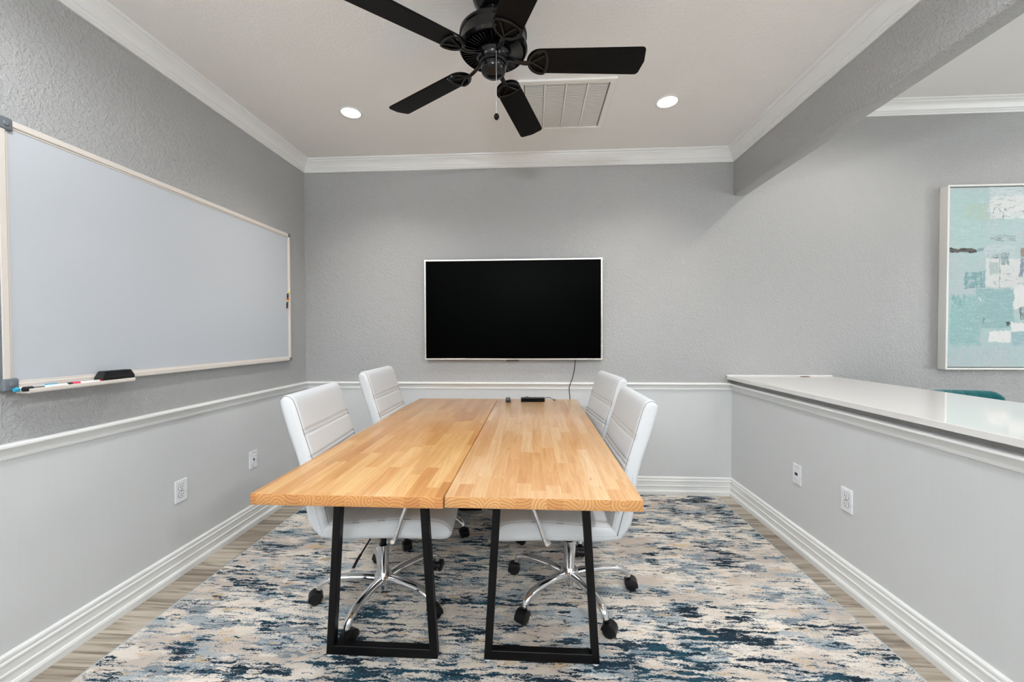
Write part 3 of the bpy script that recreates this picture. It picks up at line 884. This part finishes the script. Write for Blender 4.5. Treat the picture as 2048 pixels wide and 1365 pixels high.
bm = nb(); lathe(bm, [(0, .36), (.22, .36), (.245, .38), (.245, .43), (.225, .455), (0, .465)], (0, -.03, 0), 40); obj('seat', fix(bm), MAT['velvet'], tc, True)
for sx in (-1, 1):
    for sy in (-1, 1):
        bm = nb(); tube(bm, [(sx * .16, sy * .15, .37), (sx * .21, sy * .20, .001)], .011, 12, radii=[.013, .009]); obj('leg', fix(bm), MAT['gold'], tc, True)

# ================================================================== REMOTE, BLACK BAR, CABLE
rm = thing('remote_control', 'small black remote control beside the seam at the far table end', 'remote', (-.190, 2.925, TT + .0005), math.radians(4))
bm = nb(); box(bm, (-.0185, -.075, 0), (.0185, .075, .016), .006, 3); obj('body', bm, MAT['plastic'], rm, True)
bm = nb()
for i in range(5):
    for j in range(3): lathe(bm, [(0, .0155), (.0042, .0155), (.0036, .0178), (0, .018)], (-.0105 + j * .0105, .0 + i * .014, 0), 10)
obj('buttons', fix(bm), MAT['grey'], rm, True)
bm = nb(); lathe(bm, [(.004, .0155), (.013, .0155), (.0125, .0175), (.004, .0175), (.004, .0155)], (0, -.03, 0), 24, caps=False); obj('navigation_ring', fix(bm), MAT['grey'], rm, True)
sb = thing('media_bar', 'slim black bar lying near the back edge of the table', 'media device', (-.005, 2.898, TT + .0005), math.radians(1.5))
bm = nb(); box(bm, (-.088, -.02, 0), (.088, .02, .031), .004, 2); obj('body', bm, MAT['plastic'], sb, True)
bm = nb(); box(bm, (-.082, -.0206, .004), (.082, -.0195, .027), .0005, 1); obj('front_grille', bm, MAT['felt'], sb)
cb = thing('usb_cable', 'thin black cable with metal plug beside the black bar', 'cable', (0, 0, TT + .0005))
bm = nb(); tube(bm, catmull([(-.065, 2.925, .010), (-.068, 2.955, .018), (-.05, 2.965, .026), (-.02, 2.95, .018), (.02, 2.945, .010), (.07, 2.955, .012), (.11, 2.965, .022), (.14, 2.952, .013), (.155, 2.945, .005)], 6), .0021, 8); obj('lead', fix(bm), MAT['plastic'], cb, True)
bm = nb(); box(bm, (.153, 2.939, .001), (.163, 2.951, .009), .001, 1); obj('plug', bm, MAT['plastic'], cb)
bm = nb(); box(bm, (.163, 2.9405, .0025), (.174, 2.9495, .0075)); obj('plug_shell', bm, MAT['usb'], cb)

# ================================================================== CEILING FAN
FX, FY = -.159, 1.60
fan = thing('ceiling_fan', 'black five blade ceiling fan above the table', 'fan', (FX, FY, ZC))
Z = lambda z: z - ZC
bm = nb(); lathe(bm, [(0, Z(2.645)), (.086, Z(2.645)), (.088, Z(2.635)), (.086, Z(2.61)), (.076, Z(2.582)), (.058, Z(2.560)), (.046, Z(2.552)), (0, Z(2.552))], seg=48); obj('canopy', fix(bm), MAT['fanm'], fan, True)
bm = nb(); lathe(bm, [(0, Z(2.56)), (.036, Z(2.556)), (.034, Z(2.53)), (.040, Z(2.50)), (.052, Z(2.488)), (0, Z(2.484))], seg=40); obj('coupling', fix(bm), MAT['fanm'], fan, True)
bm = nb(); lathe(bm, [(0, Z(2.49)), (.085, Z(2.487)), (.118, Z(2.474)), (.130, Z(2.462)), (.136, Z(2.455)), (.136, Z(2.446)), (.131, Z(2.442)), (.131, Z(2.412)), (.137, Z(2.408)), (.138, Z(2.396)), (.131, Z(2.387)), (.122, Z(2.387)), (.118, Z(2.397)), (.068, Z(2.397)), (.066, Z(2.385)), (0, Z(2.385))], seg=64)
mh = obj('motor_housing', fix(bm), MAT['fanm'], fan, True)
bm = nb()
for i in range(48):
    a = 2 * PI * i / 48
    box(bm, (.072, -.0012, -.008), (.121, .0012, .006), M=Matrix.Rotation(a, 4, 'Z') @ Matrix.Translation((0, 0, Z(2.388))) @ Matrix.Rotation(math.radians(38), 4, 'X'))
obj('vent_fins', bm, MAT['fanm'], mh)
bm = nb(); lathe(bm, [(0, Z(2.388)), (.066, Z(2.386)), (.070, Z(2.380)), (.070, Z(2.372)), (.062, Z(2.366)), (.058, Z(2.360)), (.058, Z(2.342)), (.052, Z(2.336)), (0, Z(2.336))], seg=48); obj('flywheel', fix(bm), MAT['fanm'], fan, True)
bm = nb(); lathe(bm, [(0, Z(2.338)), (.046, Z(2.337)), (.051, Z(2.332)), (.051, Z(2.318)), (.047, Z(2.306)), (.036, Z(2.297)), (.018, Z(2.293)), (0, Z(2.292))], seg=48); obj('switch_housing', fix(bm), MAT['fanm'], fan, True)
bm = nb(); lathe(bm, [(0, Z(2.2925)), (.004, Z(2.292)), (.004, Z(2.289)), (0, Z(2.288))], seg=14); obj('bottom_screw', fix(bm), MAT['fanm'], fan, True)
cx, cy = .018, -.062
bm = nb()
z = Z(2.356)
tube(bm, [(cx * .8, cy * .8, z), (cx, cy, z), (cx, cy - .002, z - .01)], .0035, 8)
nbead = 60
zb_ = Z(2.105)
for i in range(nbead):
    zz_ = (z - .01) + (zb_ - (z - .01)) * i / (nbead - 1)
    m = Matrix.Translation((cx, cy - .002, zz_)); bmesh.ops.create_icosphere(bm, subdivisions=1, radius=.0019, matrix=m)
tube(bm, [(cx, cy - .002, z - .01), (cx, cy - .002, zb_)], .0007, 5)
chain = obj('pull_chain', fix(bm), MAT['chrome'], fan, True)
bm = nb(); lathe(bm, [(0, .012), (.005, .011), (.009, .006), (.0105, 0), (.009, -.006), (.005, -.011), (0, -.012)], (cx, cy - .002, zb_ - .010), 20); obj('pull_knob', fix(bm), MAT['fan'], chain, True)

BA = [3.2, 75.2, 147.2, 219.2, 291.2]
def blade_xy():
    hwid_in, hwid, r0, r1, rc = .054, .062, .135, .610, .018
    pts = []
    for i in range(13):                        # rounded root
        a = PI / 2 + PI * i / 12
        pts.append((r0 + .05 + .05 * math.cos(a), hwid_in * math.sin(a)))
    for i in range(7):
        a = -PI / 2 + PI / 2 * i / 6
        pts.append((r1 - .008 - rc + rc * math.cos(a), -hwid + rc + rc * math.sin(a)))
    pts.append((r1, 0))
    for i in range(7):
        a = PI / 2 * i / 6
        pts.append((r1 - .008 - rc + rc * math.cos(a), hwid - rc + rc * math.sin(a)))
    return pts
pitch = math.radians(-12)
for ba in BA:
    Mb = Matrix.Rotation(math.radians(ba), 4, 'Z') @ Matrix.Translation((0, 0, Z(2.350))) @ Matrix.Rotation(pitch, 4, 'X')
    bm = nb(); prism(bm, blade_xy(), 0.0, .007); fix(bm)
    bmesh.ops.bevel(bm, geom=[e for e in bm.edges if e.calc_face_angle(0) > 1.2], offset=.0018, segments=2, affect='EDGES')
    for v in bm.verts: v.co = Mb @ v.co
    bl = obj('blade', bm, MAT['fan'], fan)
    bm = nb()
    # open-work bracket under the root: arm, outer bow, rim and two braces
    zb2 = -.004
    tube(bm, catmull([(.052, 0, .022), (.09, 0, .004), (.125, 0, zb2 - .002), (.150, 0, zb2)], 5), .010, 10, flat=.5, up=(0, 0, 1))
    bow = [(.206, .050, zb2), (.188, .050, zb2), (.165, .040, zb2), (.148, .020, zb2), (.143, 0, zb2), (.148, -.020, zb2), (.165, -.040, zb2), (.188, -.050, zb2), (.206, -.050, zb2)]
    tube(bm, catmull(bow, 5), .0062, 10, flat=.7, up=(0, 0, 1))
    tube(bm, catmull([(.206, .050, zb2), (.214, .025, zb2), (.217, 0, zb2), (.214, -.025, zb2), (.206, -.050, zb2)], 5), .0058, 10, flat=.7, up=(0, 0, 1))
    for s in (-1, 1):
        tube(bm, catmull([(.150, 0, zb2), (.175, s * .012, zb2), (.205, s * .032, zb2)], 4), .0045, 8, flat=.7, up=(0, 0, 1))
        lathe(bm, [(0, -.003), (.006, -.003), (.006, .004), (0, .004)], (.185, s * .045, zb2), 12)
    fix(bm)
    for v in bm.verts: v.co = Mb @ v.co
    obj('blade_bracket', bm, MAT['fanm'], bl, True)

# ================================================================== CEILING VENT
vx0, vx1, vy0, vy1 = -.085, .462, 2.175, 2.705
vt = thing('air_vent', 'white louvred return air vent in the ceiling', 'vent', ((vx0 + vx1) / 2, (vy0 + vy1) / 2, ZC))
hx, hy = (vx1 - vx0) / 2, (vy1 - vy0) / 2
bm = nb()
fr = .034
for lo, hi in [((-hx, -hy, -.013), (hx, -hy + fr, -.0005)), ((-hx, hy - fr, -.013), (hx, hy, -.0005)), ((-hx, -hy + fr, -.013), (-hx + fr, hy - fr, -.0005)), ((hx - fr, -hy + fr, -.013), (hx, hy - fr, -.0005))]:
    box(bm, lo, hi, .003, 1)
obj('frame', bm, MAT['vent'], vt)
bm = nb(); box(bm, (-hx + fr * .8, -hy + fr * .8, -.003), (hx - fr * .8, hy - fr * .8, -.0005)); obj('backing', bm, MAT['ventgap'], vt)
iw = 2 * (hx - fr); cw = iw / 4
for i in range(4):
    xa = -hx + fr + i * cw + .006; xb = xa + cw - .012
    bm = nb(); n = 40
    for k in range(n):
        yy = -hy + fr + (k + .5) * 2 * (hy - fr) / n
        M_ = Matrix.Translation((0, yy, -.009)) @ Matrix.Rotation(math.radians(4), 4, 'X')
        box(bm, (xa, -.0042, -.0005), (xb - .002, .0042, .0005), M=M_)
    obj('louvre_panel', bm, MAT['vent'], vt)
for i in range(1, 4):
    xa = -hx + fr + i * cw
    bm = nb(); box(bm, (xa - .005, -hy + fr, -.0125), (xa + .005, hy - fr, -.002)); obj('divider', bm, MAT['vent'], vt)

# ================================================================== LIGHTS
def emis(name, col, s):
    m = bpy.data.materials.new(name); m.use_nodes = True; t = m.node_tree
    for n in list(t.nodes): t.nodes.remove(n)
    e = t.nodes.new('ShaderNodeEmission'); o = t.nodes.new('ShaderNodeOutputMaterial')
    e.inputs[0].default_value = col; e.inputs[1].default_value = s
    t.links.new(e.outputs[0], o.inputs[0]); return m
LENS = emis('downlight lens', (1, .95, .88, 1), 12)
WARM = (1.0, .955, .895)
COOL = (.93, .965, 1.0)
def spot(x, y, z, watts, col=WARM, ang=160, blend=.6, rad=.055):
    l = bpy.data.lights.new('downlight_lamp', 'SPOT'); l.energy = watts; l.color = col
    l.spot_size = math.radians(ang); l.spot_blend = blend; l.shadow_soft_size = rad
    o = bpy.data.objects.new('downlight_lamp', l); link(o); o.location = (x, y, z - .02)
    return o
def area(x, y, z, sx, sy, watts, rot, col=(1, 1, 1)):
    l = bpy.data.lights.new('fill_light', 'AREA'); l.shape = 'RECTANGLE'; l.size = sx; l.size_y = sy; l.energy = watts; l.color = col
    o = bpy.data.objects.new('fill_light', l); link(o); o.location = (x, y, z); o.rotation_euler = rot
    return o
LW = dict(A=38, B=48, B2=46, C=29, C2=5, D=4, E=6, F=54, G=262, H=40)
for x, lab in ((-1.140, 'bright round recessed ceiling light left of the fan'), (.806, 'bright round recessed ceiling light right of the air vent')):
    t = thing('recessed_downlight', lab, 'ceiling light', (x, 2.430, ZC), 0, 'recessed ceiling lights')
    bm = nb(); lathe(bm, [(.056, -.001), (.072, -.001), (.072, -.003), (.066, -.006), (.057, -.005), (.056, -.001)], seg=40, caps=False); obj('trim_ring', fix(bm), MAT['white'], t, True)
    bm = nb(); lathe(bm, [(0, -.0005), (.0575, -.0005), (.0575, -.004), (0, -.0045)], seg=40); obj('lens', fix(bm), LENS, t)
    spot(x, 2.430, ZC, LW['A'], WARM, 128, 1.0)
    spot(x, .75, ZC, LW['B'], COOL, 168, .5)
    spot(x, -1.6, ZC, LW['B2'], COOL, 145, 1.0)
for x in (2.28, 4.35):
    spot(x, 2.28, ZC2, LW['C'])
    for y in (.3, -1.7): spot(x, y, ZC2, LW['C2'])
FILLC = (.90, .96, 1.0)
area(-.1, YB - .12, 1.35, 2.4, 1.95, LW['D'], (PI / 2, 0, 0), FILLC)  # added fill outside the left rear opening, tinted like day
area(3.6, YB - .12, 1.35, 2.5, 1.95, LW['E'], (PI / 2, 0, 0), FILLC)  # added fill outside the right rear opening
area(X5 - .03, .7, 1.5, 2.4, 1.9, LW['F'], (PI / 2, 0, PI / 2), FILLC)  # added side fill; the right wall is solid here, lifts the left wall
area(3.6, -1.6, 1.75, .4, .4, LW['H'], (PI, 0, 0), (.92, .965, 1.0))  # added unseen uplight, bounces fill off the right room's ceiling
area(-.2, -2.3, 1.75, .4, .4, LW['G'], (PI, 0, 0), (.86, .935, 1.0))  # added unseen uplight behind the camera, brightens the main ceiling by bounce

w = bpy.data.worlds.new('world'); scene.world = w; w.use_nodes = True
nt = w.node_tree; bg = nt.nodes['Background']
sky = nt.nodes.new('ShaderNodeTexSky'); sky.sky_type = 'HOSEK_WILKIE'; sky.sun_direction = (0.3, .4, .6); sky.turbidity = 4
nt.links.new(sky.outputs[0], bg.inputs[0]); bg.inputs[1].default_value = .8

# ================================================================== CAMERA
f, pit, yaw, roll, hcam = 785.6, -.0172, .0544, -.0031, 1.249
r0 = Vector((math.cos(yaw), math.sin(yaw), 0)); f0 = Vector((-math.sin(yaw), math.cos(yaw), 0)); zz = Vector((0, 0, 1))
fwd = f0 * math.cos(pit) + zz * math.sin(pit); u0 = -f0 * math.sin(pit) + zz * math.cos(pit)
R = r0 * math.cos(roll) + u0 * math.sin(roll); U = u0 * math.cos(roll) - r0 * math.sin(roll)
cam = bpy.data.cameras.new('camera'); cam.sensor_width = 36; cam.sensor_fit = 'HORIZONTAL'; cam.lens = f / 2048 * 36; cam.clip_start = .02
co = bpy.data.objects.new('camera', cam); link(co)
B = -fwd
co.matrix_world = Matrix(((R.x, U.x, B.x, 0), (R.y, U.y, B.y, 0), (R.z, U.z, B.z, hcam), (0, 0, 0, 1)))
scene.camera = co

vs = scene.view_settings
vs.view_transform = 'Standard'; vs.look = 'None'; vs.gamma = 1.0; vs.exposure = 0.35; vs.use_curve_mapping = False
